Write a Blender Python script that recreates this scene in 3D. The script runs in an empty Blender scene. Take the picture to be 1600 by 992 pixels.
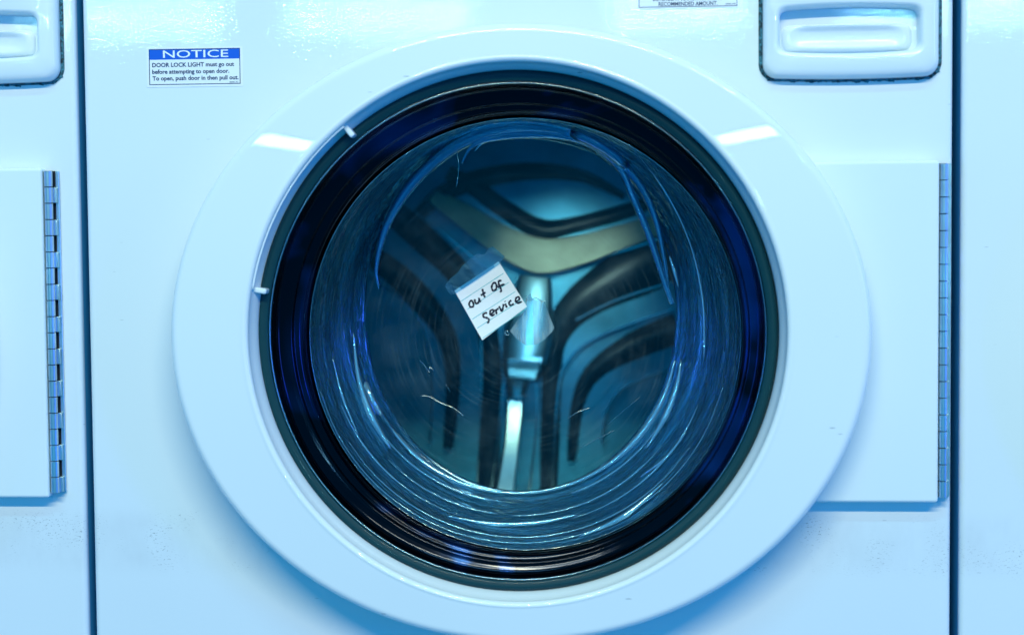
import bpy, bmesh, math, random
import numpy as np
from mathutils import Vector, Matrix
random.seed(7)
rng = np.random.default_rng(7)
S = bpy.context.scene
COL = S.collection
PI = math.pi

# ------------------------------------------------------------------ camera
YAW, PIT, ROL, FPX, DIST = math.radians(4.0), math.radians(3.0), math.radians(-0.5), 2600.0, 1.3
Fv = Vector((-math.sin(YAW)*math.cos(PIT), math.cos(YAW)*math.cos(PIT), -math.sin(PIT)))
Rv = Fv.cross(Vector((0, 0, 1))).normalized()
Uv = Rv.cross(Fv)
R2 = Rv*math.cos(ROL) + Uv*math.sin(ROL)
U2 = -Rv*math.sin(ROL) + Uv*math.cos(ROL)
CAM = -DIST*Fv
cam_d = bpy.data.cameras.new('camera')
cam = bpy.data.objects.new('camera', cam_d); COL.objects.link(cam)
cam_d.sensor_width = 36.0
cam_d.lens = 36.0*FPX/1600.0
cam_d.clip_start = 0.02; cam_d.clip_end = 100
m = Matrix((R2, U2, -Fv)).transposed().to_4x4(); m.translation = CAM
cam.matrix_world = m
S.camera = cam
cam_d.dof.use_dof = True; cam_d.dof.focus_distance = 1.335; cam_d.dof.aperture_fstop = 3.2

# ------------------------------------------------------------------ light
S.view_settings.view_transform = 'Standard'
S.view_settings.look = 'None'
S.view_settings.exposure = 0.0
S.view_settings.gamma = 1.0
S.view_settings.use_curve_mapping = False
S.cycles.use_denoising = True
S.cycles.max_bounces = 14
S.cycles.transmission_bounces = 12
S.cycles.transparent_max_bounces = 16
S.cycles.glossy_bounces = 6
S.cycles.diffuse_bounces = 3
S.cycles.sample_clamp_indirect = 4.0
S.cycles.blur_glossy = 0.1
W = bpy.data.worlds.new('World'); S.world = W; W.use_nodes = True
wn = W.node_tree.nodes; wl = W.node_tree.links
bg = wn['Background']
tc = wn.new('ShaderNodeTexCoord'); sp = wn.new('ShaderNodeSeparateXYZ')
wl.new(tc.outputs['Generated'], sp.inputs[0])
cr = wn.new('ShaderNodeValToRGB')
cr.color_ramp.elements[0].position = 0.0; cr.color_ramp.elements[0].color = (0.0, 0.30, 0.72, 1)
cr.color_ramp.elements[1].position = 1.0; cr.color_ramp.elements[1].color = (0.0, 0.50, 0.95, 1)
mp = wn.new('ShaderNodeMapRange'); mp.inputs['From Min'].default_value = -0.6; mp.inputs['From Max'].default_value = 0.7
wl.new(sp.outputs['Z'], mp.inputs['Value']); wl.new(mp.outputs[0], cr.inputs[0]); wl.new(cr.outputs[0], bg.inputs['Color'])
bg.inputs['Strength'].default_value = 0.66

def lamp(name, x, y, z, wx, wz, watts, col, target=(0, 0, 0)):
    d = bpy.data.lights.new(name, 'AREA'); d.shape = 'RECTANGLE'; d.size = wx; d.size_y = wz
    d.energy = watts; d.color = col
    o = bpy.data.objects.new(name, d); COL.objects.link(o); o.location = (x, y, z)
    v = (Vector(target)-Vector((x, y, z))).normalized()
    o.rotation_euler = v.to_track_quat('-Z', 'Y').to_euler()
    return o
KEY = (0.97, 0.93, 0.62)
FAR = (0.34, 0.85, 1.0)
# fluorescent tubes on the ceiling of the room behind the camera: a near row and a far row
lamp('ceiling_tube_near', 0.35, -3.3, 2.55, 3.4, 0.07, 146, KEY, (0.35, 0, 0))
lamp('close_fill', 0.2, -1.9, 2.65, 1.8, 0.05, 24, (.30, .75, 1), (0.2, 0, 0))  # unseen lamp added for highlights along the lower bowl
lamp('blue_fill_left', -4.2, -2.2, 0.35, 0.4, 1.2, 16, (.05, .16, 1.0), (0, 0, 0))  # unseen blue side lamp added for glints on the gasket
lamp('blue_fill_right', 4.2, -2.4, 0.25, 0.5, 1.3, 50, (.05, .12, 1.0), (0, 0, 0))  # its stronger counterpart, also added for the glints
for (x, w) in ((-3.65, 1.5), (-1.75, 1.35), (0.47, 0.95), (2.75, 2.2)):
    lamp('ceiling_tube_far', x, -11.0, 1.66, w, 0.022, 19*w, FAR, (x, 0, 0.2))

def spot(name, loc, target, watts, col, ang, rad=.01):
    d = bpy.data.lights.new(name, 'SPOT'); d.energy = watts; d.color = col; d.spot_size = math.radians(ang); d.spot_blend = 1.0; d.shadow_soft_size = rad
    o = bpy.data.objects.new(name, d); COL.objects.link(o); o.location = loc
    o.rotation_euler = (Vector(target)-Vector(loc)).normalized().to_track_quat('-Z', 'Y').to_euler()
# unseen spots added inside the drum to brighten its back
spot('drum_fill', (0.03, .16, .065), (0.030, .385, .015), 1.15, (.80, 1.0, .82), 50)
spot('drum_fill_low', (0.01, .16, .120), (0.012, .385, -.10), 1.3, (.35, .80, 1.0), 34)

# ------------------------------------------------------------------ helpers
def P(px, py, y):
    d = Fv + R2*((px-800)/FPX) - U2*((py-496)/FPX)
    t = (y-CAM.y)/d.y
    return CAM + d*t
def L(rpx, px, py, y):                       # a length of rpx pixels at that place, in metres
    return rpx/FPX*((P(px, py, y)-CAM).dot(Fv))

def mesh_obj(name, verts, faces, mat, parent=None, smooth=True, uvs=None):
    me = bpy.data.meshes.new(name)
    me.from_pydata([tuple(v) for v in verts], [], faces)
    me.validate(); me.update()
    if smooth is True:
        me.polygons.foreach_set('use_smooth', [True]*len(me.polygons))
    elif smooth:
        me.polygons.foreach_set('use_smooth', [True]*len(me.polygons))
        try: me.set_sharp_from_angle(angle=math.radians(smooth))
        except Exception: pass
    me.materials.append(mat)
    o = bpy.data.objects.new(name, me); COL.objects.link(o)
    if parent is not None: o.parent = parent
    return o
def bm_obj(name, bm, mat, parent=None, smooth=35):
    bmesh.ops.recalc_face_normals(bm, faces=bm.faces)
    me = bpy.data.meshes.new(name); bm.to_mesh(me); bm.free()
    ars = sorted(p.area for p in me.polygons); med = ars[len(ars)//2]
    me.polygons.foreach_set('use_smooth', [p.area < 6*med for p in me.polygons])
    me.set_sharp_from_angle(angle=math.radians(smooth))
    for p in me.polygons:
        if p.area >= 6*med: p.use_smooth = False
    me.materials.append(mat)
    o = bpy.data.objects.new(name, me); COL.objects.link(o)
    if parent is not None: o.parent = parent
    return o
def loft(rings, closed=True, cap=False, flip=False):
    n = len(rings[0]); v = [p for r in rings for p in r]; f = []
    for i in range(len(rings)-1):
        for j in range(n if closed else n-1):
            k = (j+1) % n
            q = (i*n+j, i*n+k, (i+1)*n+k, (i+1)*n+j)
            f.append(q[::-1] if flip else q)
    if cap:
        q = tuple((len(rings)-1)*n+j for j in range(n)); f.append(q[::-1] if flip else q)
    return v, f
N = 192
def circ(cx, cz, r, y, n=N, rz=None):
    rz = r if rz is None else rz
    return [Vector((cx+r*math.cos(2*PI*j/n), y, cz+rz*math.sin(2*PI*j/n))) for j in range(n)]
def pcirc(px, py, r, y, n=N, rz=None):                # a circle given in photo pixels, at depth y
    c = P(px, py, y); return circ(c.x, c.z, L(r, px, py, y), y, n, None if rz is None else L(rz, px, py, y))
def smoothprof(pts, k=6):                    # Catmull-Rom through profile points
    out = []
    for i in range(len(pts)-1):
        p0 = np.array(pts[max(i-1, 0)]); p1 = np.array(pts[i]); p2 = np.array(pts[i+1]); p3 = np.array(pts[min(i+2, len(pts)-1)])
        for t in np.linspace(0, 1, k, endpoint=False):
            out.append(0.5*((2*p1)+(-p0+p2)*t+(2*p0-5*p1+4*p2-p3)*t*t+(-p0+3*p1-3*p2+p3)*t**3))
    out.append(np.array(pts[-1])); return out
def rrect(cx, cz, hw, hh, rad, y, n=10, bow=0.0):
    pts = []
    rad = min(rad, hw*0.999, hh*0.999)
    for (sx, sz, a0) in ((1, 1, 0), (-1, 1, PI/2), (-1, -1, PI), (1, -1, 3*PI/2)):
        for i in range(n+1):
            a = a0+PI/2*i/n
            pts.append((sx*(hw-rad)+rad*math.cos(a), sz*(hh-rad)+rad*math.sin(a)))
    # subdivide straight edges for bowing
    out = []
    for i in range(len(pts)):
        a = pts[i]; b = pts[(i+1) % len(pts)]
        out.append(a)
        if math.hypot(a[0]-b[0], a[1]-b[1]) > max(rad, .003)*0.6:
            for k in range(1, 12): out.append((a[0]+(b[0]-a[0])*k/12, a[1]+(b[1]-a[1])*k/12))
    return [Vector((cx+x, y, cz+z + (1 if z > 0 else -1)*bow*(1-(x/hw)**2)*min(1, abs(z)/hh))) for x, z in out]
def box(bm, x0, x1, y0, y1, z0, z1, bev=0.0, seg=3):
    r = bmesh.ops.create_cube(bm, size=1.0)
    for v in r['verts']:
        v.co = Vector((x0+(v.co.x+.5)*(x1-x0), y0+(v.co.y+.5)*(y1-y0), z0+(v.co.z+.5)*(z1-z0)))
    if bev > 0:
        es = list({e for v in r['verts'] for e in v.link_edges})
        bmesh.ops.bevel(bm, geom=es, offset=bev, segments=seg, profile=0.5, affect='EDGES', clamp_overlap=True)
def tube_verts(path, rad, n=10, closed=False):
    V = []; Fc = []
    m_ = len(path)
    for i, p in enumerate(path):
        a = path[(i-1) % m_] if (closed or i > 0) else path[i]
        b = path[(i+1) % m_] if (closed or i < m_-1) else path[i]
        t = (b-a).normalized(); s = t.cross(Vector((0, 1, 0))).normalized(); u = s.cross(t)
        rr = rad[i] if hasattr(rad, '__len__') else rad
        for j in range(n):
            an = 2*PI*j/n; V.append(p+s*math.cos(an)*rr+u*math.sin(an)*rr)
    for i in range(m_ if closed else m_-1):
        k = (i+1) % m_
        for j in range(n):
            l = (j+1) % n; Fc.append((i*n+j, i*n+l, k*n+l, k*n+j))
    if not closed:
        Fc.append(tuple(range(n))[::-1]); Fc.append(tuple((m_-1)*n+j for j in range(n)))
    return V, Fc
def spline(pts, k=8):
    return [Vector(p) for p in smoothprof([tuple(p) for p in pts], k)]

# ------------------------------------------------------------------ materials
def mat(name, col=(.8, .8, .8), rough=.4, metal=0.0, coat=0.0, coat_r=.03, spec=.4, trans=0.0, ior=1.45):
    M = bpy.data.materials.new(name); M.use_nodes = True
    b = M.node_tree.nodes['Principled BSDF']
    b.inputs['Base Color'].default_value = (*col, 1); b.inputs['Roughness'].default_value = rough
    b.inputs['Metallic'].default_value = metal; b.inputs['Coat Weight'].default_value = coat
    b.inputs['Coat Roughness'].default_value = coat_r; b.inputs['Specular IOR Level'].default_value = spec
    b.inputs['Transmission Weight'].default_value = trans; b.inputs['IOR'].default_value = ior
    return M, M.node_tree.nodes, M.node_tree.links, b
def nz(n, l, scale, detail=4, rough=.55, vec=None, dist=0.0):
    t = n.new('ShaderNodeTexNoise'); t.inputs['Scale'].default_value = scale; t.inputs['Detail'].default_value = detail
    t.inputs['Roughness'].default_value = rough; t.inputs['Distortion'].default_value = dist
    if vec is not None: l.new(vec, t.inputs['Vector'])
    return t
def mapping(n, l, src, sc=(1, 1, 1), rot=(0, 0, 0)):
    t = n.new('ShaderNodeMapping'); t.inputs['Scale'].default_value = sc; t.inputs['Rotation'].default_value = rot
    l.new(src, t.inputs['Vector']); return t.outputs[0]
def ramp(n, l, src, p0, c0, p1, c1):
    t = n.new('ShaderNodeValToRGB'); t.color_ramp.elements[0].position = p0; t.color_ramp.elements[1].position = p1
    t.color_ramp.elements[0].color = (*c0, 1) if hasattr(c0, '__len__') else (c0, c0, c0, 1)
    t.color_ramp.elements[1].color = (*c1, 1) if hasattr(c1, '__len__') else (c1, c1, c1, 1)
    l.new(src, t.inputs[0]); return t.outputs[0]
def bump(n, l, b, src, strength, dist, prev=None):
    t = n.new('ShaderNodeBump'); t.inputs['Strength'].default_value = strength; t.inputs['Distance'].default_value = dist
    l.new(src, t.inputs['Height'])
    if prev is not None: l.new(prev, t.inputs['Normal'])
    return t.outputs[0]
def math_(n, l, op, a, b=None):
    t = n.new('ShaderNodeMath'); t.operation = op
    for i, v in enumerate((a, b)):
        if v is None: continue
        if isinstance(v, (int, float)): t.inputs[i].default_value = v
        else: l.new(v, t.inputs[i])
    return t.outputs[0]
def mixc(n, l, fac, a, b):
    t = n.new('ShaderNodeMix'); t.data_type = 'RGBA'
    for s, v in ((t.inputs[0], fac), (t.inputs[6], a), (t.inputs[7], b)):
        if isinstance(v, (int, float)): s.default_value = v
        elif hasattr(v, '__len__'): s.default_value = (*v, 1)
        else: l.new(v, s)
    return t.outputs[2]

def enamel(name, base, peel=0.10, peel_scale=420, scuffs=True, rough=.22, coat=0.5):
    M, n, l, b = mat(name, base, rough, 0, coat, .02, .2)
    g = n.new('ShaderNodeNewGeometry'); pos = g.outputs['Position']
    w = nz(n, l, 3.0, 3, .5, pos)
    c = mixc(n, l, ramp(n, l, w.outputs[0], .35, 0.0, .75, 1.0), base, tuple(x*.955 for x in base))
    if scuffs:
        # dark scuff specks gathered in a belt at knee height where baskets knock
        sepn = n.new('ShaderNodeSeparateXYZ'); l.new(pos, sepn.inputs[0]); z = sepn.outputs['Z']
        belt = math_(n, l, 'MULTIPLY', ramp(n, l, math_(n, l, 'ADD', z, 0.5), .500-.205, 0.0, .500-.192, 1.0),
                     ramp(n, l, math_(n, l, 'ADD', z, 0.5), .500-.162, 1.0, .500-.150, 0.0))
        st = mapping(n, l, pos, (1, 1, 2.6), (0, .25, 0))
        sc1 = nz(n, l, 380, 3, .6, st, .6); big = nz(n, l, 22, 2, .5, pos)
        spk = math_(n, l, 'MULTIPLY', ramp(n, l, sc1.outputs[0], .60, 0.0, .65, 1.0), ramp(n, l, big.outputs[0], .48, 0.0, .60, 1.0))
        spk = math_(n, l, 'MULTIPLY', spk, math_(n, l, 'MULTIPLY', belt, .6))
        c = mixc(n, l, spk, c, (.06, .10, .13))
        # faint grey over the same belt, painted in as a shading band
        band_shade = nz(n, l, 9, 5, .7, mapping(n, l, pos, (1, 1, .5)))
        c = mixc(n, l, math_(n, l, 'MULTIPLY', math_(n, l, 'MULTIPLY', ramp(n, l, band_shade.outputs[0], .42, 0.0, .66, 1.0), belt), .30), c, (.45, .5, .55))
        # sparse long scratches anywhere
        vv = n.new('ShaderNodeTexVoronoi'); vv.inputs['Scale'].default_value = 16
        l.new(mapping(n, l, pos, (1, 1, 7), (0, .2, 0)), vv.inputs['Vector'])
        s2 = ramp(n, l, vv.outputs['Distance'], .018, 1.0, .035, 0.0)
        c = mixc(n, l, math_(n, l, 'MULTIPLY', s2, .40), c, (.10, .14, .18))
    l.new(c, b.inputs['Base Color'])
    if peel > 0:
        n1 = nz(n, l, peel_scale, 2, .5, mapping(n, l, pos, (.75, 1, 1.3)))
        bo = bump(n, l, b, n1.outputs[0], peel, .00012)
        l.new(bo, b.inputs['Normal']); l.new(bo, b.inputs['Coat Normal'])
    return M
WHITE = (.80, .82, .83)
m_panel = enamel('white_enamel', (.73, .81, .86), .34, 260, rough=.5, coat=.7)
m_ring = enamel('white_door_plastic', (.76, .84, .88), 0, scuffs=False, rough=.45, coat=.8)
m_cover = enamel('white_cover_enamel', (.74, .83, .87), .05, 330, scuffs=False)
m_drawer = enamel('white_drawer_plastic', (.75, .83, .88), 0, scuffs=False, rough=.40, coat=.9)
m_side, n, l, b = mat('gap_shade_side', (.05, .36, .65), .5)  # blue shade of the gaps put into the colour of the sides
m_dark, n, l, b = mat('black_gap', (.02, .03, .04), .6)

# add a few scuffs to the ring plastic
n = m_ring.node_tree.nodes; l = m_ring.node_tree.links; b = n['Principled BSDF']
g = n.new('ShaderNodeNewGeometry')
vv = n.new('ShaderNodeTexVoronoi'); vv.inputs['Scale'].default_value = 13
l.new(mapping(n, l, g.outputs['Position'], (1, 1, 6), (0, -.12, 0)), vv.inputs['Vector'])
b.inputs['Coat Roughness'].default_value = .008
prev = b.inputs['Base Color'].links[0].from_socket
l.new(mixc(n, l, math_(n, l, 'MULTIPLY', ramp(n, l, vv.outputs['Distance'], .02, 1.0, .04, 0.0), .6), prev, (.1, .15, .2)), b.inputs['Base Color'])

def steel(name, col, rough, radial=None, scale=200, amt=.15):
    M, n, l, b = mat(name, col, rough, 1.0)
    tcn = n.new('ShaderNodeNewGeometry')
    a = nz(n, l, 14, 4, .6, tcn.outputs['Position'])
    rr = n.new('ShaderNodeMapRange'); rr.inputs['To Min'].default_value = rough*.7; rr.inputs['To Max'].default_value = rough*1.5
    l.new(a.outputs[0], rr.inputs['Value']); l.new(rr.outputs[0], b.inputs['Roughness'])
    v = nz(n, l, scale, 3, .6, mapping(n, l, tcn.outputs['Position'], (1, 1, .04)))
    l.new(bump(n, l, b, v.outputs[0], amt, .0006), b.inputs['Normal'])
    c = mixc(n, l, ramp(n, l, a.outputs[0], .3, 0.0, .7, 1.0), col, tuple(x*.6 for x in col))
    l.new(c, b.inputs['Base Color'])
    return M
m_back = steel('stained_drum_steel', (.09, .42, .66), .44)
m_back.node_tree.nodes['Principled BSDF'].inputs['Metallic'].default_value = .6
m_rib = steel('lit_pale_rib', (.84, .95, .80), .42, amt=.05)  # pale colour carries the light the upper rib would catch
m_rib.node_tree.nodes['Principled BSDF'].inputs['Metallic'].default_value = .0
m_drum = steel('drum_wall_steel', (.12, .26, .34), .30)
m_arm = steel('drum_arm_steel', (.30, .58, .75), .42, amt=.10)
n = m_drum.node_tree.nodes; l = m_drum.node_tree.links; b = n['Principled BSDF']
g = n.new('ShaderNodeNewGeometry'); s3 = n.new('ShaderNodeSeparateXYZ'); l.new(g.outputs['Position'], s3.inputs[0])
an = math_(n, l, 'ARCTAN2', s3.outputs['Z'], s3.outputs['X'])
hole = math_(n, l, 'MULTIPLY', math_(n, l, 'SINE', math_(n, l, 'MULTIPLY', an, 96)), math_(n, l, 'SINE', math_(n, l, 'MULTIPLY', s3.outputs['Y'], 420)))
prev = b.inputs['Base Color'].links[0].from_socket
l.new(mixc(n, l, ramp(n, l, hole, .45, 0.0, .60, 1.0), prev, (.005, .01, .02)), b.inputs['Base Color'])
m_low = steel('lower_arm_steel', (.50, .72, .84), .25, amt=.35)
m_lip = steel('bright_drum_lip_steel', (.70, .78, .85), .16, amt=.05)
m_hinge = steel('hinge_steel', (.72, .86, .92), .30, amt=.03)
m_groove_shade, n, l, b = mat('groove_shade', (.003, .012, .020), .35, .3)  # dark tone standing in for shade on the drum back
m_rubber, n, l, b = mat('dark_gasket_rubber', (.004, .020, .075), .15, .85, coat=.4, coat_r=.05)
g = n.new('ShaderNodeNewGeometry')
n_ = m_rubber.node_tree.nodes; l_ = m_rubber.node_tree.links; b_n = n_['Principled BSDF']; g = n_.new('ShaderNodeNewGeometry')
t1 = nz(n_, l_, 9, 3, .6, g.outputs['Position'], .8)
l_.new(ramp(n_, l_, t1.outputs[0], .50, (.0008, .003, .010), .70, (.006, .040, .17)), b_n.inputs['Base Color'])
l_.new(ramp(n_, l_, t1.outputs[0], .35, .08, .65, .22), b_n.inputs['Roughness'])
b_n.inputs['Coat Weight'].default_value = .15
m_teal, n, l, b = mat('teal_rim_trim', (.003, .040, .055), .5, coat=.15, spec=.2)
m_trim = steel('bright_trim_line', (.55, .72, .82), .2, amt=0.02)

def glass(name, tint, refl=1.0, rough=.02, wave=None, base=0.04):
    M = bpy.data.materials.new(name); M.use_nodes = True
    n = M.node_tree.nodes; l = M.node_tree.links; n.clear()
    out = n.new('ShaderNodeOutputMaterial'); mx = n.new('ShaderNodeMixShader')
    tr = n.new('ShaderNodeBsdfTransparent'); tr.inputs[0].default_value = (*tint, 1)
    gl = n.new('ShaderNodeBsdfGlossy'); gl.inputs['Color'].default_value = (.75, .9, 1, 1); gl.inputs['Roughness'].default_value = rough
    fr = n.new('ShaderNodeFresnel'); fr.inputs['IOR'].default_value = 1.5
    l.new(math_(n, l, 'MULTIPLY', fr.outputs[0], refl), mx.inputs[0])
    l.new(tr.outputs[0], mx.inputs[1]); l.new(gl.outputs[0], mx.inputs[2]); l.new(mx.outputs[0], out.inputs[0])
    return M, n, l, tr, gl, mx, fr
m_floor, n, l, tr, gl, mx, fr = glass('door_glass', (.78, .94, .93), 1.0)
out = [x for x in n if x.type == 'OUTPUT_MATERIAL'][0]
df = n.new('ShaderNodeBsdfDiffuse'); df.inputs[0].default_value = (.55, .8, .9, 1)
gg = n.new('ShaderNodeNewGeometry'); pc_ = P(808, 520, 0.098)
vs = n.new('ShaderNodeVectorMath'); vs.operation = 'SUBTRACT'; vs.inputs[1].default_value = tuple(pc_); l.new(gg.outputs['Position'], vs.inputs[0])
ln = n.new('ShaderNodeVectorMath'); ln.operation = 'LENGTH'; l.new(vs.outputs[0], ln.inputs[0])
s3 = n.new('ShaderNodeSeparateXYZ'); l.new(vs.outputs[0], s3.inputs[0])
an = math_(n, l, 'ARCTAN2', s3.outputs['Z'], s3.outputs['X'])
cb = n.new('ShaderNodeCombineXYZ'); l.new(math_(n, l, 'MULTIPLY', ln.outputs['Value'], 900), cb.inputs[0]); l.new(math_(n, l, 'MULTIPLY', an, 1.6), cb.inputs[1])
na = nz(n, l, 1.0, 3, .6, cb.outputs[0]); nb = nz(n, l, 28, 4, .6, gg.outputs['Position'])
hz = math_(n, l, 'ADD', math_(n, l, 'MULTIPLY', ramp(n, l, na.outputs[0], .54, 0.0, .75, 1.0), .07), math_(n, l, 'MULTIPLY', ramp(n, l, nb.outputs[0], .45, 0.0, .8, 1.0), .04))
mh = n.new('ShaderNodeMixShader'); l.new(hz, mh.inputs[0]); l.new(mx.outputs[0], mh.inputs[1]); l.new(df.outputs[0], mh.inputs[2]); l.new(mh.outputs[0], out.inputs[0])
m_wallg, n, l, tr, gl, mx, fr = glass('moulded_bowl_glass', (.50, .80, .88), 2.4, .06)
out = [x for x in n if x.type == 'OUTPUT_MATERIAL'][0]
g2 = n.new('ShaderNodeBsdfGlossy'); g2.inputs['Color'].default_value = (.45, .80, .98, 1); g2.inputs['Roughness'].default_value = .24
mx2 = n.new('ShaderNodeMixShader'); mx2.inputs[0].default_value = .30
gp_ = n.new('ShaderNodeNewGeometry'); tn = nz(n, l, 5, 4, .7, gp_.outputs['Position'], 1.2)
sz_ = n.new('ShaderNodeSeparateXYZ'); l.new(gp_.outputs['Position'], sz_.inputs[0])
mpz = n.new('ShaderNodeMapRange'); mpz.inputs['From Min'].default_value = -.13; mpz.inputs['From Max'].default_value = .06
mpz.inputs['To Min'].default_value = .48; mpz.inputs['To Max'].default_value = .0  # more sheen towards the bottom, standing in for light caught there
l.new(math_(n, l, 'ADD', math_(n, l, 'MULTIPLY', math_(n, l, 'SUBTRACT', tn.outputs[0], .5), .10), sz_.outputs['Z']), mpz.inputs['Value'])
l.new(mpz.outputs[0], mx2.inputs[0])
rg = n.new('ShaderNodeBsdfGlass'); rg.inputs['IOR'].default_value = 1.46; rg.inputs['Color'].default_value = (.80, .95, .98, 1); rg.inputs['Roughness'].default_value = .01
vs = n.new('ShaderNodeVectorMath'); vs.operation = 'SUBTRACT'; vs.inputs[1].default_value = tuple(P(812, 505, .06)); l.new(gp_.outputs['Position'], vs.inputs[0])
s3 = n.new('ShaderNodeSeparateXYZ'); l.new(vs.outputs[0], s3.inputs[0])
an = math_(n, l, 'ARCTAN2', s3.outputs['Z'], s3.outputs['X'])
cb = n.new('ShaderNodeCombineXYZ'); l.new(math_(n, l, 'MULTIPLY', s3.outputs['Y'], 130), cb.inputs[0]); l.new(math_(n, l, 'MULTIPLY', an, 2.2), cb.inputs[1])
wv = nz(n, l, 1.0, 3, .55, cb.outputs[0], .5)
bo = bump(n, l, None, wv.outputs[0], .9, .0035)
l.new(bo, rg.inputs['Normal']); l.new(bo, g2.inputs['Normal'])
l.new(rg.outputs[0], mx2.inputs[1]); l.new(g2.outputs[0], mx2.inputs[2]); l.new(mx2.outputs[0], out.inputs[0])

# ------------------------------------------------------------------ the washing machine
washer = bpy.data.objects.new('washing_machine', None); COL.objects.link(washer)
washer.location = (0, 0, -0.62)
bpy.context.view_layer.update()
washer['label'] = 'white front-loading washer in the middle with the out of service note inside its round door'
washer['category'] = 'washing machine'
washer['group'] = 'washers standing in a row'
WI = Matrix.Translation((0, 0, 0.62))
def adopt(o, parent):            # build in world coordinates, then parent keeping the place
    o.parent = parent
    o.matrix_parent_inverse = Matrix.Identity(4)
    return o

XL, XR = -0.3376, 0.3383; ZB, ZT = -0.605, 0.42
dc = P(804, 522, -0.046)         # door centre
# cabinet: front face with a round opening, filleted vertical edges, sides running back
def cabinet():
    fil = 0.0045; hole = 0.214
    n = N
    rings = []
    def rect(inset, zb, zt, y):
        pts = []
        for j in range(n):
            a = 2*PI*j/n; dx = math.cos(a); dz = math.sin(a)
            cand = []
            if dx > 1e-9: cand.append((XR-inset-dc.x)/dx)
            if dx < -1e-9: cand.append((XL+inset-dc.x)/dx)
            if dz > 1e-9: cand.append((zt-dc.z)/dz)
            if dz < -1e-9: cand.append((zb-dc.z)/dz)
            t = min(cand); pts.append(Vector((dc.x+dx*t, y, dc.z+dz*t)))
        # snap nearest to corners
        for cx, cz in ((XR-inset, zt), (XL+inset, zt), (XL+inset, zb), (XR-inset, zb)):
            k = min(range(n), key=lambda q: (pts[q].x-cx)**2+(pts[q].z-cz)**2)
            pts[k] = Vector((cx, y, cz))
        return pts
    rings.append(circ(dc.x, dc.z, hole, 0.03)); rings.append(circ(dc.x, dc.z, hole, 0.0))
    rings.append(rect(fil+.0006, ZB, ZT, 0.0)); rings.append(rect(fil, ZB, ZT, 0.0))
    for k in range(1, 9):
        a = PI/2*k/8
        rings.append(rect(fil-fil*math.sin(a), ZB, ZT, fil-fil*math.cos(a)))
    rings.append(rect(0.0, ZB, ZT, 0.0052)); rings.append(rect(0.0, ZB, ZT, 0.0065)); rings.append(rect(0.0, ZB, ZT, 0.62))
    v, f = loft(rings, cap=True)
    o = mesh_obj('cabinet', v, f, m_panel, None, smooth=50)
    o.data.materials.append(m_side)
    for p in o.data.polygons:
        if p.center.y > .006 and abs(p.normal.x) > .5: p.material_index = 1
    return o
parts = []
cab = cabinet(); parts.append(cab)

# door ring: elliptical outside, round inside
OC = P(807, 524.5, -0.040)
OA, OB = L(549, 807, 524, -0.040), L(482.5, 807, 524, -0.040)
RI = L(431, 804, 522, -0.047)
IC = dc
TABS = (math.atan2(522-203, 545-804), math.atan2(522-452, 398-804))   # grip runs between these two angles
def door_ring():
    n = 360
    sl = 0.050
    rings = []
    def ell(off, y):     # offset inward from the outer ellipse by off metres
        return [(OC.x+(OA-off)*math.cos(2*PI*j/n), y, OC.z+(OB-off)*math.sin(2*PI*j/n)) for j in range(n)]
    def width(j):
        a = 2*PI*j/n
        p = Vector((OC.x+OA*math.cos(a), 0, OC.z+OB*math.sin(a))); q = Vector((IC.x+RI*math.cos(a), 0, IC.z+RI*math.sin(a)))
        return (p-q).length
    ye = [-0.0465+sl*(width(j)-0.010) for j in range(n)]   # y of the outer edge of the face
    def E(off, dy):
        return [Vector((x, ye[j]+dy, z)) for j, (x, y, z) in enumerate(ell(off, 0))]
    def E_abs(off, y): return [Vector(p) for p in ell(off, y)]
    rings.append(E_abs(0.030, -0.006)); rings.append(E_abs(0.022, -0.010)); rings.append(E_abs(0.005, -0.016)); rings.append(E_abs(0.0012, -0.0185))
    rings.append(E_abs(0.0, -0.022))
    fr_ = 0.006
    for k in range(0, 7):
        a = PI/2*k/6
        rings.append(E(fr_*(1-math.cos(a)), fr_*(1-math.sin(a))))
    # face: in between rings toward the inner circle
    base = E(fr_, 0)
    inn = [Vector((IC.x+(RI)*math.cos(2*PI*j/n), -0.0470, IC.z+(RI)*math.sin(2*PI*j/n))) for j in range(n)]
    for t in (0.015, 0.25, 0.5, 0.75, 0.94, 0.985):
        rings.append([base[j].lerp(inn[j], t) for j in range(n)])
    # inner fillet then wall going in
    fi = 0.0040
    for k in range(0, 9):
        a = PI/2*k/8
        rings.append([Vector((IC.x+(RI-fi*math.sin(a))*math.cos(2*PI*j/n), -0.0472+fi*(1-math.cos(a)), IC.z+(RI-fi*math.sin(a))*math.sin(2*PI*j/n))) for j in range(n)])
    # wall with the finger grip undercut between the tabs
    a0, a1 = sorted([t % (2*PI) for t in TABS])
    def und(j):
        a = 2*PI*j/n
        return max(0, min(1, (a-a0)/.02+.5))*max(0, min(1, (a1-a)/.02+.5))
    for (rp, y, u) in ((420.5, -0.0415, .6), (415.5, -0.0375, 1.0), (410.5, -0.0330, 1.0), (407.5, -0.0295, .5), (406, -0.020, .0)):
        rw = L(rp, 804, 522, y)
        rings.append([Vector((IC.x+(rw+und(j)*u*.0035)*math.cos(2*PI*j/n), y, IC.z+(rw+und(j)*u*.0035)*math.sin(2*PI*j/n))) for j in range(n)])
    v, f = loft(rings)
    return mesh_obj('door', v, f, m_ring, None, smooth=60)
door = door_ring(); parts.append(door)
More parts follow.
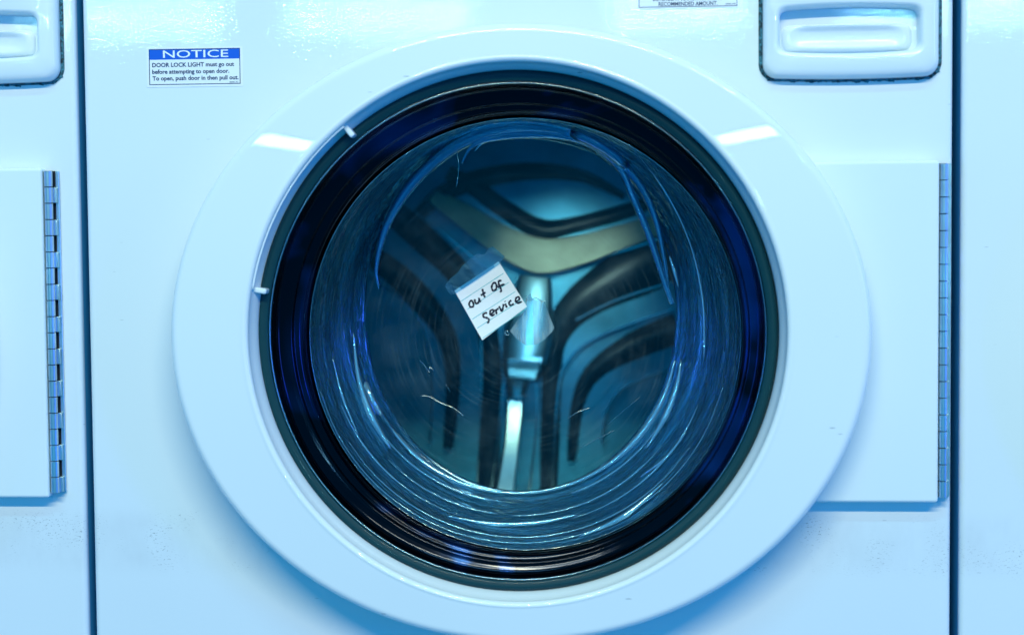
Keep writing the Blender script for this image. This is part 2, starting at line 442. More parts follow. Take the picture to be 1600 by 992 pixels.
for t in TABS:
    bm = bmesh.new(); box(bm, RI-0.0145, RI-0.003, -0.040, -0.020, -0.0022, 0.0022, .0015)
    bmesh.ops.rotate(bm, cent=(0, 0, 0), matrix=Matrix.Rotation(-t, 3, 'Y'), verts=bm.verts)
    bmesh.ops.translate(bm, vec=(IC.x, 0, IC.z), verts=bm.verts)
    adopt(bm_obj('grip_tab', bm, m_ring), door)

def grip_lip():
    a0, a1 = TABS
    path = [Vector((IC.x+L(420.5, 804, 522, -.0425)*math.cos(a), -.0425, IC.z+L(420.5, 804, 522, -.0425)*math.sin(a))) for a in np.linspace(a0, a1, 40)]
    v, f = tube_verts(path, .0011, 8); return mesh_obj('grip_lip', v, f, m_ring, None)
adopt(grip_lip(), door)
# trim inside the ring: teal band, bright bead, black gasket
def lathe_px(name, prof, material, parent, k=5, smooth=True, raw=False):
    pr = prof if raw else smoothprof(prof, k)
    v, f = loft([pcirc(p[0], p[1], p[2], p[3], 256, p[4] if len(p) > 4 else None) for p in pr])
    return adopt(mesh_obj(name, v, f, material, None, smooth), parent)
lathe_px('rim_band', [(804, 520.5, 409, -.026), (804, 520.5, 406, -.0290), (804, 520.5, 402, -.0305), (804.5, 520.5, 396, -.0300), (805, 520.5, 391, -.0285), (805, 520.5, 389.5, -.024)], m_teal, door, 4)
lathe_px('rim_bead', [(805, 520.5, 390.5, -.0255), (805, 520.5, 389.8, -.0280), (805.3, 520.5, 388.4, -.0285), (805.5, 520.5, 387.2, -.0270), (805.5, 520.5, 386.5, -.021)], m_trim, door, 4)
gp = [(805.5, 520.5, 388, -.024), (805.8, 520.5, 385.5, -.013), (807, 521, 379, -.0045), (809, 521.3, 368, -.0012), (810.5, 521.6, 359, .0005), (811.5, 522, 356, .0040), (813.5, 522.3, 349, .0060), (816, 523, 342, .0110), (817.5, 523.5, 337.5, .020)]
lathe_px('door_gasket', gp, m_rubber, door, 6)

# glass bowl: rim bead, ridged side wall, floor
bowl_floor_y = 0.098
bp = [(817.5, 524, 338.4, .019), (817.8, 524, 338.2, .0145), (818, 524, 337.2, .0140), (818, 524, 336.4, .0165)]
bead = lathe_px('glass_rim_bead', bp, m_lip, door, 3)
prof = []
FX, FZ = 243.0, 280.0                        # the pane at the bottom of the bowl is a little taller than wide
def bowl_at(t):                              # centre, half width, half height and depth of the bowl at t = 0 (rim) .. 1 (pane)
    return 818*(1-t)+812*t, 524*(1-t)+488*t, 336.5*(1-t)+(FX+17)*t, 336.5*(1-t)+(FZ+17)*t, .016+(bowl_floor_y-.010-.016)*(t**0.85)
for i in range(90):
    t = i/89
    cx, cy, rx, rz, y = bowl_at(t)
    rid = (1.3*math.sin(t*2*PI*2.3+.7*math.sin(t*9))+0.6*math.sin(t*2*PI*5.1+2*math.sin(t*7)))
    prof.append((cx, cy, rx+rid, y, rz+rid))
for d_, yy in ((13.5, .0075), (10, .0052), (7, .0030), (3.5, .0012), (0, 0)):
    prof.append((812, 488, FX+d_, bowl_floor_y-yy, FZ+d_))
back = []
for k_ in range(32):
    t = k_/31; g_ = 7*math.sin(PI*t)+0.8*math.sin(t*17)
    back.append((818*(1-t)+812*t, 524*(1-t)+488*t, 346-(346-FX)*t+g_, .024+(bowl_floor_y+.006-.024)*t**.8, 346-(346-FZ)*t+g_))
prof = prof+[(812, 488, FX, bowl_floor_y+.005, FZ)]+back[::-1][1:]+[prof[0]]
bowl = lathe_px('glass_bowl', prof, m_wallg, door, raw=True)
fp = [(812, 488, FX, bowl_floor_y, FZ), (812, 488, 225, bowl_floor_y-.0002, 262), (810, 500, 180, bowl_floor_y-.0006, 205), (808, 520, 120, bowl_floor_y-.0009, 130), (808, 520, 60, bowl_floor_y-.0011, 60), (808, 520, 3, bowl_floor_y-.0012, 3)]
pr = smoothprof(fp, 5); v, f = loft([pcirc(p[0], p[1], p[2], p[3], 128, p[4]) for p in pr], cap=True)
adopt(mesh_obj('glass_pane', v, f, m_floor, None), door)
# reflections in the bowl, built as thin tubes on the glass
def pxtube(name, pts, y, w, material, parent, closed=False, k=10, n=10):
    path = [P(p[0], p[1], y(p[0], p[1]) if callable(y) else y) for p in (smoothprof(pts, k) if not closed else pts)]
    if callable(y): y = .06
    m_ = len(path)
    if hasattr(w, '__len__'):
        rad = [L(np.interp(i/(m_-1), np.linspace(0, 1, len(w)), w), 808, 520, y) for i in range(m_)]
    else: rad = L(w, 808, 520, y)
    v, f = tube_verts(path, rad, n, closed)
    return adopt(mesh_obj(name, v, f, material, None), parent)
m_arch_glint, n, l, tr, gl, mx, fr = glass('arch_glint', (.50, .80, .95), 1.6, .06)
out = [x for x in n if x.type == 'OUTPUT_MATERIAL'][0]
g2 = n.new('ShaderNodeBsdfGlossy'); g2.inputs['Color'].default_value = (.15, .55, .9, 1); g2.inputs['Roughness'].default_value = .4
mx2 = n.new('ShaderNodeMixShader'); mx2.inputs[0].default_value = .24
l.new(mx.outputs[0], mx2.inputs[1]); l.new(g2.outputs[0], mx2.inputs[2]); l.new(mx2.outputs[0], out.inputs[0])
def wall_y(px, py):
    best = None
    for t in np.linspace(0, 1, 80):
        cx, cy, rx, rz, y = bowl_at(t)
        e = ((px-cx)/rx)**2+((py-cy)/rz)**2
        if t == 1 and e < 1: return bowl_floor_y-.006
        if best is None or abs(e-1) < best[0]: best = (abs(e-1), y)
    return best[1]-.007
arch = [(592, 452), (588, 425), (594, 385), (612, 335), (650, 280), (705, 232), (765, 205), (825, 197), (890, 205), (950, 235), (995, 280), (1022, 335), (1036, 395), (1045, 455)]
pxtube('reflection_arch', arch, wall_y, [1, 4, 8, 11, 12, 11, 8, 5, 2], m_arch_glint, door)  # arched reflection in the bowl given a shape of its own
arch2 = [(722, 255), (735, 232), (760, 219), (815, 212), (880, 214), (930, 230), (968, 262), (990, 310), (1015, 370), (1038, 440), (1050, 475)]
pxtube('reflection_arch', arch2, lambda a, b: wall_y(a, b)-.003, [1.5, 3, 5, 5, 6, 6, 6, 5, 4], m_arch_glint, door)
m_arc_glint, n, l, b = mat('arc_glint', (.34, .66, .84), .10, .8, coat=.5)  # bright strips painting lamp reflections along the bowl
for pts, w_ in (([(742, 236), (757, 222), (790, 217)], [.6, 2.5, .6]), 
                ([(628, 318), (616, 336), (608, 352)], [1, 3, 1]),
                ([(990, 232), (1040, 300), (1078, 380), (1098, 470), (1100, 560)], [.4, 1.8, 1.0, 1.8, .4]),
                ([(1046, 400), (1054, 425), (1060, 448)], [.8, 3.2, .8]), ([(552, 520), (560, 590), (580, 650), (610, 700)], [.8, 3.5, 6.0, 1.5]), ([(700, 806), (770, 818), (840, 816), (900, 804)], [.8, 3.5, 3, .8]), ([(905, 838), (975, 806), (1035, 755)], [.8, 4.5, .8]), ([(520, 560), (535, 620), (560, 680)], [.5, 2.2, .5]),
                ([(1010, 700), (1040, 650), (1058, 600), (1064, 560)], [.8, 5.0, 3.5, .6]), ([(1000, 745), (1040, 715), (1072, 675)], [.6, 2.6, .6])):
    pxtube('reflection_arc', pts, wall_y, w_, m_arc_glint, door, n=8, k=6)

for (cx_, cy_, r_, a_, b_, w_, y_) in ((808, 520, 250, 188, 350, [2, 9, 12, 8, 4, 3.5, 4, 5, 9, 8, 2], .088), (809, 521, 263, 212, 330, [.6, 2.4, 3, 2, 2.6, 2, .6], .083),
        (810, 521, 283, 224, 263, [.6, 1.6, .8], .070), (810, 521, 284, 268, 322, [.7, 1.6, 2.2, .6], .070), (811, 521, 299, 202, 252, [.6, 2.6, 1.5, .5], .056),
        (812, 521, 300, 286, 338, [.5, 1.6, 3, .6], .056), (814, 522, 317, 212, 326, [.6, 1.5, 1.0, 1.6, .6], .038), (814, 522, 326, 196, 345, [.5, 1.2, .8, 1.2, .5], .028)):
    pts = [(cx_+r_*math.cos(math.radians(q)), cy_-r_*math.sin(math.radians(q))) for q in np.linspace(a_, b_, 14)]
    pxtube('reflection_arc', pts, wall_y, [q*.62 for q in w_], m_arc_glint, door, n=8, k=5)
# scratches and glue left on the pane
for pts, w_ in (([(656, 563), (664, 572), (671, 581), (672, 574), (678, 579)], .8), ([(658, 618), (672, 620), (690, 630), (706, 636), (724, 649)], .9), ([(888, 653), (902, 644), (922, 637)], .9), ([(716, 196), (714, 232), (717, 262), (713, 292)], .9),
                ([(696, 600), (704, 612)], .5), ([(950, 662), (1000, 620)], .4), ([(620, 660), (660, 712), (720, 745)], .4), ([(905, 700), (960, 672)], .5), ([(822, 462), (829, 470), (837, 465), (846, 471), (853, 470)], 1.0), ([(788, 519), (793, 517), (795, 523), (790, 523), (788, 519)], .9)):
    pxtube('glass_scratch', pts, .0945, w_*.65, m_trim, door, n=6, k=5)

# steel drum mouth, drum wall and the ribbed back plate
drum = lathe_px('drum', [(812, 522, 346, .118), (812, 515, 352, .15), (818, 508, 356, .22), (822, 503, 350, .30), (826, 498, 342, .36), (830, 496, 334, .400)], m_drum, washer, 6)
drum.parent = None; parts.append(drum)
lip = lathe_px('drum_lip', [(812, 522, 350, .118), (812, 522, 336, .112), (811, 522, 322, .112), (810, 521, 312, .106), (810, 521, 305, .108), (810, 521, 303, .114), (810, 521, 308, .122), (810, 521, 322, .130)], m_lip, drum, 5)
YB = 0.40
def heightplate():
    # back plate as a relief: wedge-shaped panels sunk between the three arms
    n1, n2 = 90, 256
    c = P(828, 496, YB)
    rings = []
    for i in range(n1+1):
        r = 0.001+(L(336, 828, 496, YB)-.001)*i/n1
        ring = []
        for j in range(n2):
            a = 2*PI*j/n2
            y = YB
            s = -0.030*(1-min(1, r/.26)**2)*0.5
            ring.append(Vector((c.x+r*math.cos(a), y+s, c.z+r*math.sin(a))))
        rings.append(ring)
    v, f = loft(rings)
    return mesh_obj('back_plate', v, f, m_back, None)
bk = heightplate(); adopt(bk, drum)
def ribbon(name, pts, w, y, h, material, parent, k=8, prof=None):
    """raised bar following photo points at depth y, half width(s) w px, height h metres"""
    c = [Vector((q[0], 0, q[1])) for q in smoothprof(pts, k)]
    prof = prof or [(-1, -.6), (-1, 0), (-.93, .5), (-.84, .85), (-.7, 1), (0, 1), (.7, 1), (.84, .85), (.93, .5), (1, 0), (1, -.6)]
    m_ = len(c); rings = []
    for i in range(m_):
        t = (c[min(i+1, m_-1)]-c[max(i-1, 0)]).normalized(); s = Vector((-t.z, 0, t.x))
        ww = np.interp(i/(m_-1), np.linspace(0, 1, len(w)), w) if hasattr(w, '__len__') else w
        hi = np.interp(i/(m_-1), np.linspace(0, 1, len(h)), h) if hasattr(h, '__len__') else h
        rings.append([P((c[i]+s*ww*o).x, (c[i]+s*ww*o).z, y-hi*hh) for (o, hh) in prof])
    v, f = loft(rings, closed=False)
    nn = len(prof)
    f.append(tuple(range(nn))); f.append(tuple((m_-1)*nn+j for j in range(nn))[::-1])
    return adopt(mesh_obj(name, v, f, material, None, smooth=55), parent)
yb = YB-.017
BELL = [(-1, -.6), (-1, 0), (-.85, .22), (-.6, .66), (-.3, .94), (0, 1), (.3, .94), (.6, .66), (.85, .22), (1, 0), (1, -.6)]
TILT = [(-1, -.6), (-1, 0), (-.97, .08), (-.5, .30), (0, .55), (.5, .80), (.80, .96), (.90, 1.0), (.97, .93), (1, .75), (1, -.6)]
ribbon('drum_rib', [(676, 306), (730, 340), (785, 376), (842, 400), (900, 392), (960, 374), (1040, 348)], [10, 19, 24, 28, 24, 20, 14], yb, .034, m_rib, drum, prof=TILT)
ribbon('drum_rib', [(812, 575), (806, 620), (800, 690), (786, 790)], [24, 15, 13, 18], yb, [.004, .014, .030, .048], m_low, drum)
ribbon('drum_hub', [(836, 432), (832, 470), (826, 520), (820, 566)], [26, 32, 40, 36], yb, [.010, .016, .024, .033], m_arm, drum)
ribbon('hub_highlight', [(818, 562), (817, 576), (815, 592)], [34, 33, 28], yb, [.036, .038, .0395], m_lip, drum)  # bright block painting the highlight at the foot of the hub
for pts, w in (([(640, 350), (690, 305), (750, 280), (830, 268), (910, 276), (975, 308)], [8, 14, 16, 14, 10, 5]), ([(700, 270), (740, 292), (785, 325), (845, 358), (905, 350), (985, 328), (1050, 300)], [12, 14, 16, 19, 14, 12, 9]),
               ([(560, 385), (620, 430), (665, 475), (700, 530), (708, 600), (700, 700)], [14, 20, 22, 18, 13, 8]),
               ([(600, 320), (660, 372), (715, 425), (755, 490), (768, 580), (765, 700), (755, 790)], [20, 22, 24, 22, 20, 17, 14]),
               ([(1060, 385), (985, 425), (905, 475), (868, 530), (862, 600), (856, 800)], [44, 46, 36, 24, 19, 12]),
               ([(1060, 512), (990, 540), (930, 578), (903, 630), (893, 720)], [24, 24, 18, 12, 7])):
    ribbon('channel_shade', pts, w, yb+.006, .010, m_groove_shade, drum, prof=BELL)  # dark bars stand in for shade in the channels and a shadow arc
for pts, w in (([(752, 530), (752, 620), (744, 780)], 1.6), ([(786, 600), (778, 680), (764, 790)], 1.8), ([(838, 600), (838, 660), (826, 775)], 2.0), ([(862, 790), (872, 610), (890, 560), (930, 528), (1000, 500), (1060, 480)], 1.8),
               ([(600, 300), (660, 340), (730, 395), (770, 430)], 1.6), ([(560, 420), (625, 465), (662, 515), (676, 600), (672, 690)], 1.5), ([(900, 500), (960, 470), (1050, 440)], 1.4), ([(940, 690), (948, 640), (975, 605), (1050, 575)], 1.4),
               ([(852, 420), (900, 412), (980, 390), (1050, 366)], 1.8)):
    ribbon('edge_highlight', pts, w, yb+.002, .008, m_lip, drum, k=6)  # thin bright strips painting highlights along the channel edges

# ------------------------------------------------------------------ access cover with its hinge
cx0, cx1 = P(1225, 300, -.012).x, P(1468, 300, -.012).x
cz1, cz0 = P(1468, 251, -.012).z, P(1466, 785, -.012).z
bm = bmesh.new(); box(bm, cx0, cx1, -.0125, -.0006, cz0, cz1, .0022, 4)
cover = bm_obj('access_cover', bm, m_cover); parts.append(cover)
kz1, kz0 = cz1-.002, cz0+.0035
nk = 20; kl = (kz1-kz0)/nk; kr = .0033; kx = cx1+.0040; ky = -.0088
kme = None
for i in range(nk):
    if kme is None:
        bm = bmesh.new(); bmesh.ops.create_cone(bm, segments=20, radius1=kr, radius2=kr, depth=kl-.0006, cap_ends=True)
        es = [e for e in bm.edges if abs(e.verts[0].co.z-e.verts[1].co.z) < 1e-6]
        bmesh.ops.bevel(bm, geom=es, offset=.0002, segments=1, affect='EDGES')
        o = bm_obj('hinge_knuckle', bm, m_hinge); kme = o.data
    else:
        o = bpy.data.objects.new('hinge_knuckle', kme); COL.objects.link(o)
    o.location = (kx, ky, kz0+(i+.5)*kl)
    o.parent = cover
# leaf with a notch beside every second knuckle, pin rod behind with a dark backing as notch shade
bm = bmesh.new()
box(bm, kx+.0036, kx+.0066, -.0028, -.0007, kz0, kz1, .0003, 1)
for i in range(0, nk, 2):
    box(bm, kx+.0005, kx+.0054, -.0062, -.0010, kz0+(i)*kl+.0003, kz0+(i+1)*kl-.0003, .0003, 1)
adopt(bm_obj('hinge_leaf', bm, m_hinge), cover)
bm = bmesh.new(); box(bm, kx-.0034, kx+.0022, -.0070, -.0008, kz0, kz1); box(bm, kx+.0023, kx+.0053, -.0014, -.0005, kz0, kz1)
adopt(bm_obj('hinge_pin_shade', bm, m_dark), cover)

# ------------------------------------------------------------------ detergent drawer
dx0, dx1 = P(1193, 60, -.010).x, P(1469, 60, -.010).x
dzb = P(1330, 120.0, -.008).z; dzt = dzb + .118
dcx, dcz, dhw, dhh = (dx0+dx1)/2, (dzb+dzt)/2, (dx1-dx0)/2, (dzt-dzb)/2
hc = P(1328, 46, -.012); hhw, hhh = L(109, 1328, 46, -.012), L(33, 1328, 46, -.012)
def rr(a, y, t=0, bow=.0015): return rrect(dcx, dcz, dhw-a, dhh-a, .0105, y, 10, bow)
def hr(a, y, dz=0, rad=.006, bow=.0022): return rrect(hc.x, hc.z+dz, hhw-a, hhh-a*.9, rad, y, 10, bow)
rings = [rr(0, .004), rr(0, -.003), rr(.0004, -.006), rr(.0015, -.0085), rr(.0035, -.0103), rr(.0065, -.0110)]
big = rings[-1]; small = hr(-.0035, -.0128)
def resample(ring, n=160, ctr=None):
    # resample a closed ring by angle around its centroid so two rings can be joined
    c = ctr or Vector((hc.x, 0, hc.z))
    out = []
    m_ = len(ring)
    for j in range(n):
        a = -PI+2*PI*(j+.5)/n; d = Vector((math.cos(a), 0, math.sin(a)))
        best = None
        for i in range(m_):
            p, q = ring[i], ring[(i+1) % m_]
            ex, ez = q.x-p.x, q.z-p.z
            det = d.x*(-ez)-d.z*(-ex)
            if abs(det) < 1e-14: continue
            rx, rz_ = p.x-c.x, p.z-c.z
            t = (rx*(-ez)-rz_*(-ex))/det; s = (d.x*rz_-d.z*rx)/det
            if t > 0 and -.02 <= s <= 1.02 and (best is None or t > best): best = t
        if best is None: best = (out[-1]-Vector((c.x, out[-1].y, c.z))).length
        out.append(Vector((c.x+d.x*best, ring[0].y, c.z+d.z*best)))
    return out
seq = rings + [small, hr(-.0018, -.0124), hr(-.0004, -.0108), hr(.0004, -.0085), hr(.0010, .006), hr(.0030, .0165), hr(.0060, .0180), hr(.0085, .0185)]
seq = [resample(r) for r in seq]
v, f = loft(seq, cap=True)
drawer = mesh_obj('detergent_drawer', v, f, m_drawer, None, smooth=65); parts.append(drawer)
# scoop inside the grip
def hr2(hw, hh, dz, y, rad): return resample(rrect(hc.x-.001, hc.z+dz, hw, hh, rad, y, 10, .0008), 160, Vector((hc.x, 0, hc.z+dz)))
sc = [hr2(hhw-.0012, hhh*.66, -.0052, .0160, .005), hr2(hhw-.004, hhh*.60, -.0052, -.0015, .006), hr2(hhw-.007, hhh*.52, -.0050, -.0042, .007), hr2(hhw-.011, hhh*.40, -.0046, -.0040, .007), hr2(hhw-.016, hhh*.30, -.0042, -.0025, .006), hr2(hhw-.024, hhh*.16, -.0040, -.0015, .004)]
v, f = loft(sc, cap=True)
adopt(mesh_obj('grip_scoop', v, f, m_drawer, None, smooth=70), drawer)
# dirty joint round the drawer
def joint():
    V = []; Fc = []
    outer = resample(rrect(dcx, dcz, dhw+.0030, dhh+.0016, .0125, -.0007, 10, .0015), 500)
    inner = resample(rrect(dcx, dcz, dhw-.001, dhh-.001, .0105, -.0007, 10, .0015), 500)
    nn = 500; w = np.convolve(rng.random(nn), np.ones(5)/5, 'same')
    for j in range(nn):
        p = outer[j].copy(); q = inner[j]
        if p.z < dzb+.004: p = p + (p-q).normalized()*max(0, (w[j]-.5))*.0065
        V += [q+Vector((0, .0004, 0)), q, p, p+Vector((0, .0005, 0))]
    for j in range(nn):
        k = (j+1) % nn
        for t in range(3): Fc.append((4*j+t, 4*j+t+1, 4*k+t+1, 4*k+t))
    return mesh_obj('grimy_joint', V, Fc, m_grime, None, False)
m_grime, n, l, b = mat('mouldy_sealant', (.01, .04, .06), .7)
g = n.new('ShaderNodeNewGeometry'); t1 = nz(n, l, 500, 3, .7, g.outputs['Position'])
cc = ramp(n, l, t1.outputs[0], .40, (.004, .012, .018), .62, (.05, .22, .30)); l.new(cc, b.inputs['Base Color'])
adopt(joint(), drawer)

# ------------------------------------------------------------------ stickers on the panel
m_sticker, n, l, b = mat('sticker_film', (.80, .84, .90), .35)
m_blue, n, l, b = mat('sticker_blue', (.0, .10, .62), .35)
m_ink, n, l, b = mat('sticker_ink', (.002, .03, .12), .5)
m_white, n, l, b = mat('sticker_white_print', (.85, .90, .90), .4)
def text(body, x0, z0, height, width, y, material, parent, name='printed_text', rot=0.0, bold=0.0):
    cu = bpy.data.curves.new(name, 'FONT'); cu.body = body; cu.size = 1.0; cu.offset = bold; cu.resolution_u = 3
    o = bpy.data.objects.new(name+'_tmp', cu); COL.objects.link(o)
    bpy.context.view_layer.update()
    dg = bpy.context.evaluated_depsgraph_get()
    me = bpy.data.meshes.new_from_object(o.evaluated_get(dg)); bpy.data.objects.remove(o)
    xs = [v.co.x for v in me.vertices]; ys = [v.co.y for v in me.vertices]
    mnx, mxx = min(xs), max(xs)
    sx = width/(mxx-mnx); sz = height/0.73
    ca, sa = math.cos(rot), math.sin(rot)
    for v in me.vertices:
        X = (v.co.x-mnx)*sx; Z = v.co.y*sz
        v.co = (x0+X*ca-Z*sa, y, z0+X*sa+Z*ca)
    bm = bmesh.new(); bm.from_mesh(me)
    bm.normal_update()
    for f_ in bm.faces:
        if f_.normal.y > 0: f_.normal_flip()
    bm.to_mesh(me); bm.free()
    me.materials.clear(); me.materials.append(material)
    me.name = name
    o = bpy.data.objects.new(name, me); COL.objects.link(o); o.parent = parent
    return o
def slab(name, x0, x1, z0, z1, y0, y1, material, parent, bev=0.0):
    bm = bmesh.new(); box(bm, x0, x1, y0, y1, z0, z1, bev, 1); return adopt(bm_obj(name, bm, material), parent)
def sticker_frame(name, x0, x1, z0, z1, w, y, material, parent):
    bm = bmesh.new()
    for (a, b_, c, d) in ((x0, x1, z1-w, z1), (x0, x1, z0, z0+w), (x0, x0+w, z0+w, z1-w), (x1-w, x1, z0+w, z1-w)):
        box(bm, a, b_, y-.00004, y, c, d)
    return adopt(bm_obj(name, bm, material), parent)
nx0, nx1 = P(233, 100, 0).x, P(375.5, 100, 0).x; nz1, nz0 = P(304, 76.5, 0).z, P(304, 132.5, 0).z
notice = slab('notice_sticker', nx0-.0018, nx1+.0018, nz0-.0018, nz1+.0012, -.0003, -.00002, m_sticker, None); notice.parent = None; parts.append(notice)
sticker_frame('sticker_border', nx0, nx1, nz0, nz1, .0006, -.00034, m_ink, notice)
hb = P(304, 93, 0).z
slab('blue_header', nx0+.0006, nx1-.0006, hb, nz1-.0006, -.00036, -.00031, m_blue, notice)
text('NOTICE', P(255, 90, 0).x, P(255, 91, 0).z, .0060, P(357, 90, 0).x-P(255, 90, 0).x, -.00042, m_white, notice, 'header_text', bold=.004)
for body, a, b_, bz in (('DOOR LOCK LIGHT must go out', 238, 366, 104.5), ('before attempting to open door.', 238, 358.5, 115), ('To open, push door in then pull out.', 238.5, 373, 125.3)):
    text(body, P(a, bz, 0).x, P(304, bz, 0).z, .00335, P(b_, bz, 0).x-P(a, bz, 0).x, -.00042, m_ink, notice, 'notice_text', bold=.028)
text('800281-751', P(359, 129, 0).x, P(304, 130.5, 0).z, .0010, .0068, -.00042, m_ink, notice, 'part_number_text', bold=.012)
sx0, sx1 = P(998, 6, 0).x, P(1152, 6, 0).x; sz0 = P(1075, 11.3, 0).z; sz1 = sz0+.040
det = slab('detergent_sticker', sx0-.0012, sx1+.0012, sz0-.0012, sz1+.0012, -.0003, -.00002, m_sticker, None); det.parent = None; parts.append(det)
sticker_frame('sticker_border', sx0, sx1, sz0, sz1, .0005, -.00034, m_ink, det)
text('RECOMMENDED AMOUNT.', P(1029, 9, 0).x, P(1075, 9.3, 0).z, .0030, P(1121, 9, 0).x-P(1029, 9, 0).x, -.00042, m_ink, det, 'sticker_text', bold=.02)
text('DETERGENT MANUFACTURER\'S', P(1020, 0, 0).x, P(1075, 1.3, 0).z, .0030, P(1128, 1, 0).x-P(1020, 1, 0).x, -.00042, m_ink, det, 'sticker_text', bold=.02)
text('89281-475', P(1134, 8, 0).x, P(1075, 9, 0).z, .0012, .0075, -.00042, m_ink, det, 'part_number_text', bold=.012)

for o in parts:
    o.parent = washer; o.matrix_parent_inverse = WI
bpy.context.view_layer.update()

# ------------------------------------------------------------------ the neighbours: copies of the thing and its parts
def copy_tree(src, dst_parent, skip=()):
    c = src.copy(); COL.objects.link(c); c.parent = dst_parent
    c.matrix_parent_inverse = src.matrix_parent_inverse.copy()
    for ch in src.children:
        if ch.name.split('.')[0] in skip: continue
        copy_tree(ch, c, skip)
    return c
all_children = list(washer.children)
for sgn, lab, skip in ((-.682, 'left neighbour washer, cut by the frame, with its steel hinge in full view', ('drum', 'notice_sticker', 'detergent_sticker', 'door')),
                       (.6826, 'right neighbour washer of which only a bare strip of white panel shows', ('drum', 'notice_sticker', 'detergent_sticker', 'door'))):
    c = washer.copy(); COL.objects.link(c)
    c.location = (sgn, 0, washer.location.z)
    c['label'] = lab
    for ch in all_children:
        if ch.name.split('.')[0] in ('notice_sticker', 'detergent_sticker'): continue
        k_ = copy_tree(ch, c)
        if sgn < 0 and ch.name.startswith('access_cover'): k_.location.x -= .013; k_.location.z += .002
        if sgn < 0 and ch.name.startswith('detergent_drawer'): k_.location.z += .0062; k_.location.x -= .0

# ------------------------------------------------------------------ the paper note taped on the glass
note_y = bowl_floor_y-.0085
note = bpy.data.objects.new('paper_note', None); COL.objects.link(note); note.location = P(766, 470, note_y)
note['label'] = 'small lined paper scrap reading out of service, taped inside the round glass door'
note['category'] = 'paper note'
NI = Matrix.Translation(-Vector(note.location))
def nadopt(o):
    o.parent = note; o.matrix_parent_inverse = NI; return o
m_paper, n, l, b = mat('lined_paper', (.86, .88, .92), .7)
g = n.new('ShaderNodeNewGeometry'); t1 = nz(n, l, 600, 4, .6, g.outputs['Position'])
l.new(mixc(n, l, t1.outputs[0], (.90, .92, .95), (.80, .83, .88)), b.inputs['Base Color'])
l.new(bump(n, l, b, nz(n, l, 60, 2, .5, g.outputs['Position']).outputs[0], .3, .001), b.inputs['Normal'])
m_rule, n, l, b = mat('ruled_line', (.10, .50, .55), .7)
m_pen, n, l, b = mat('black_marker', (.004, .006, .03), .5)
TL, TR, BR, BL = (710, 454), (779, 408.5), (823.5, 479), (753.5, 531.5)
def bil(u, v):
    x = (1-u)*(1-v)*TL[0]+u*(1-v)*TR[0]+u*v*BR[0]+(1-u)*v*BL[0]
    z = (1-u)*(1-v)*TL[1]+u*(1-v)*TR[1]+u*v*BR[1]+(1-u)*v*BL[1]
    return x, z
def curl(u, v): return note_y-.0004-.0028*v*v-.0012*(2*u-1)**2*v+.0006*math.sin(u*3.1)
def surf(x, z):          # photo pixel -> point on the curled paper
    # invert bilinear roughly by Newton
    u = v = .5
    for _ in range(6):
        bx, bz = bil(u, v); e = 1e-4
        ux, uz = bil(u+e, v); vx, vz = bil(u, v+e)
        a11, a21, a12, a22 = (ux-bx)/e, (uz-bz)/e, (vx-bx)/e, (vz-bz)/e
        det_ = a11*a22-a12*a21; dx, dz = x-bx, z-bz
        u += (dx*a22-dz*a12)/det_; v += (a11*dz-a21*dx)/det_
    return u, v
g_n = 16; V = []; Fc = []
for side, off in ((0, 0.0), (1, .00012)):
    for i in range(g_n+1):
        for j in range(g_n+1):
            x, z = bil(j/g_n, i/g_n); V.append(P(x, z, curl(j/g_n, i/g_n)+off))
q = (g_n+1)**2
for i in range(g_n):
    for j in range(g_n):
        a = i*(g_n+1)+j
        Fc.append((a, a+g_n+1, a+g_n+2, a+1)); Fc.append((q+a, q+a+1, q+a+g_n+2, q+a+g_n+1))
bd = [j for j in range(g_n+1)]+[i*(g_n+1)+g_n for i in range(1, g_n+1)]+[g_n*(g_n+1)+j for j in range(g_n-1, -1, -1)]+[i*(g_n+1) for i in range(g_n-1, 0, -1)]
for i in range(len(bd)):
    a, b_ = bd[i], bd[(i+1) % len(bd)]; Fc.append((a, b_, q+b_, q+a))
nadopt(mesh_obj('paper', V, Fc, m_paper, None, smooth=40))
def stroke(pts, w, material, name, lift=.00012, k=6):
    sp_ = smoothprof(pts, k) if len(pts) > 2 else [np.array(pts[0])+(np.array(pts[1])-np.array(pts[0]))*t for t in np.linspace(0, 1, 8)]
    V = []; Fc = []
    for i, p in enumerate(sp_):
        t = sp_[min(i+1, len(sp_)-1)]-sp_[max(i-1, 0)]; t = t/(np.linalg.norm(t)+1e-9); s = np.array((-t[1], t[0]))
        ww = w*(1+.18*math.sin(i*.9+len(sp_)))*(.7 if i in (0, len(sp_)-1) else 1)
        for sg in (-1, 1):
            x, z = p+s*ww*sg
            u, v_ = surf(x, z); V.append(P(x, z, curl(u, v_)-lift))
        if i: Fc.append((2*i-2, 2*i-1, 2*i+1, 2*i))
    return V, Fc
def zz(u, v): return (680+u/5.22, 370+v/5.22)
for a, b_ in (((207, 528), (557, 298)), ((262, 592), (601, 371)), ((302, 672), (652, 447)), ((342, 745), (698, 518)), ((386, 828), (742, 588))):
    V, Fc = stroke([zz(*a), zz(*b_)], .5, m_rule, 'rule', .00008)
    nadopt(mesh_obj('ruled_line', V, Fc, m_rule, None, False))
def wordstrokes(name, strokes, w=1.5):
    V = []; Fc = []
    for s_ in strokes:
        a, b_ = stroke([zz(*p) for p in s_], w, m_pen, 'ink', .00016); o = len(V)
        V += a; Fc += [tuple(i+o for i in f_) for f_ in b_]
    return nadopt(mesh_obj(name, V, Fc, m_pen, None, False))
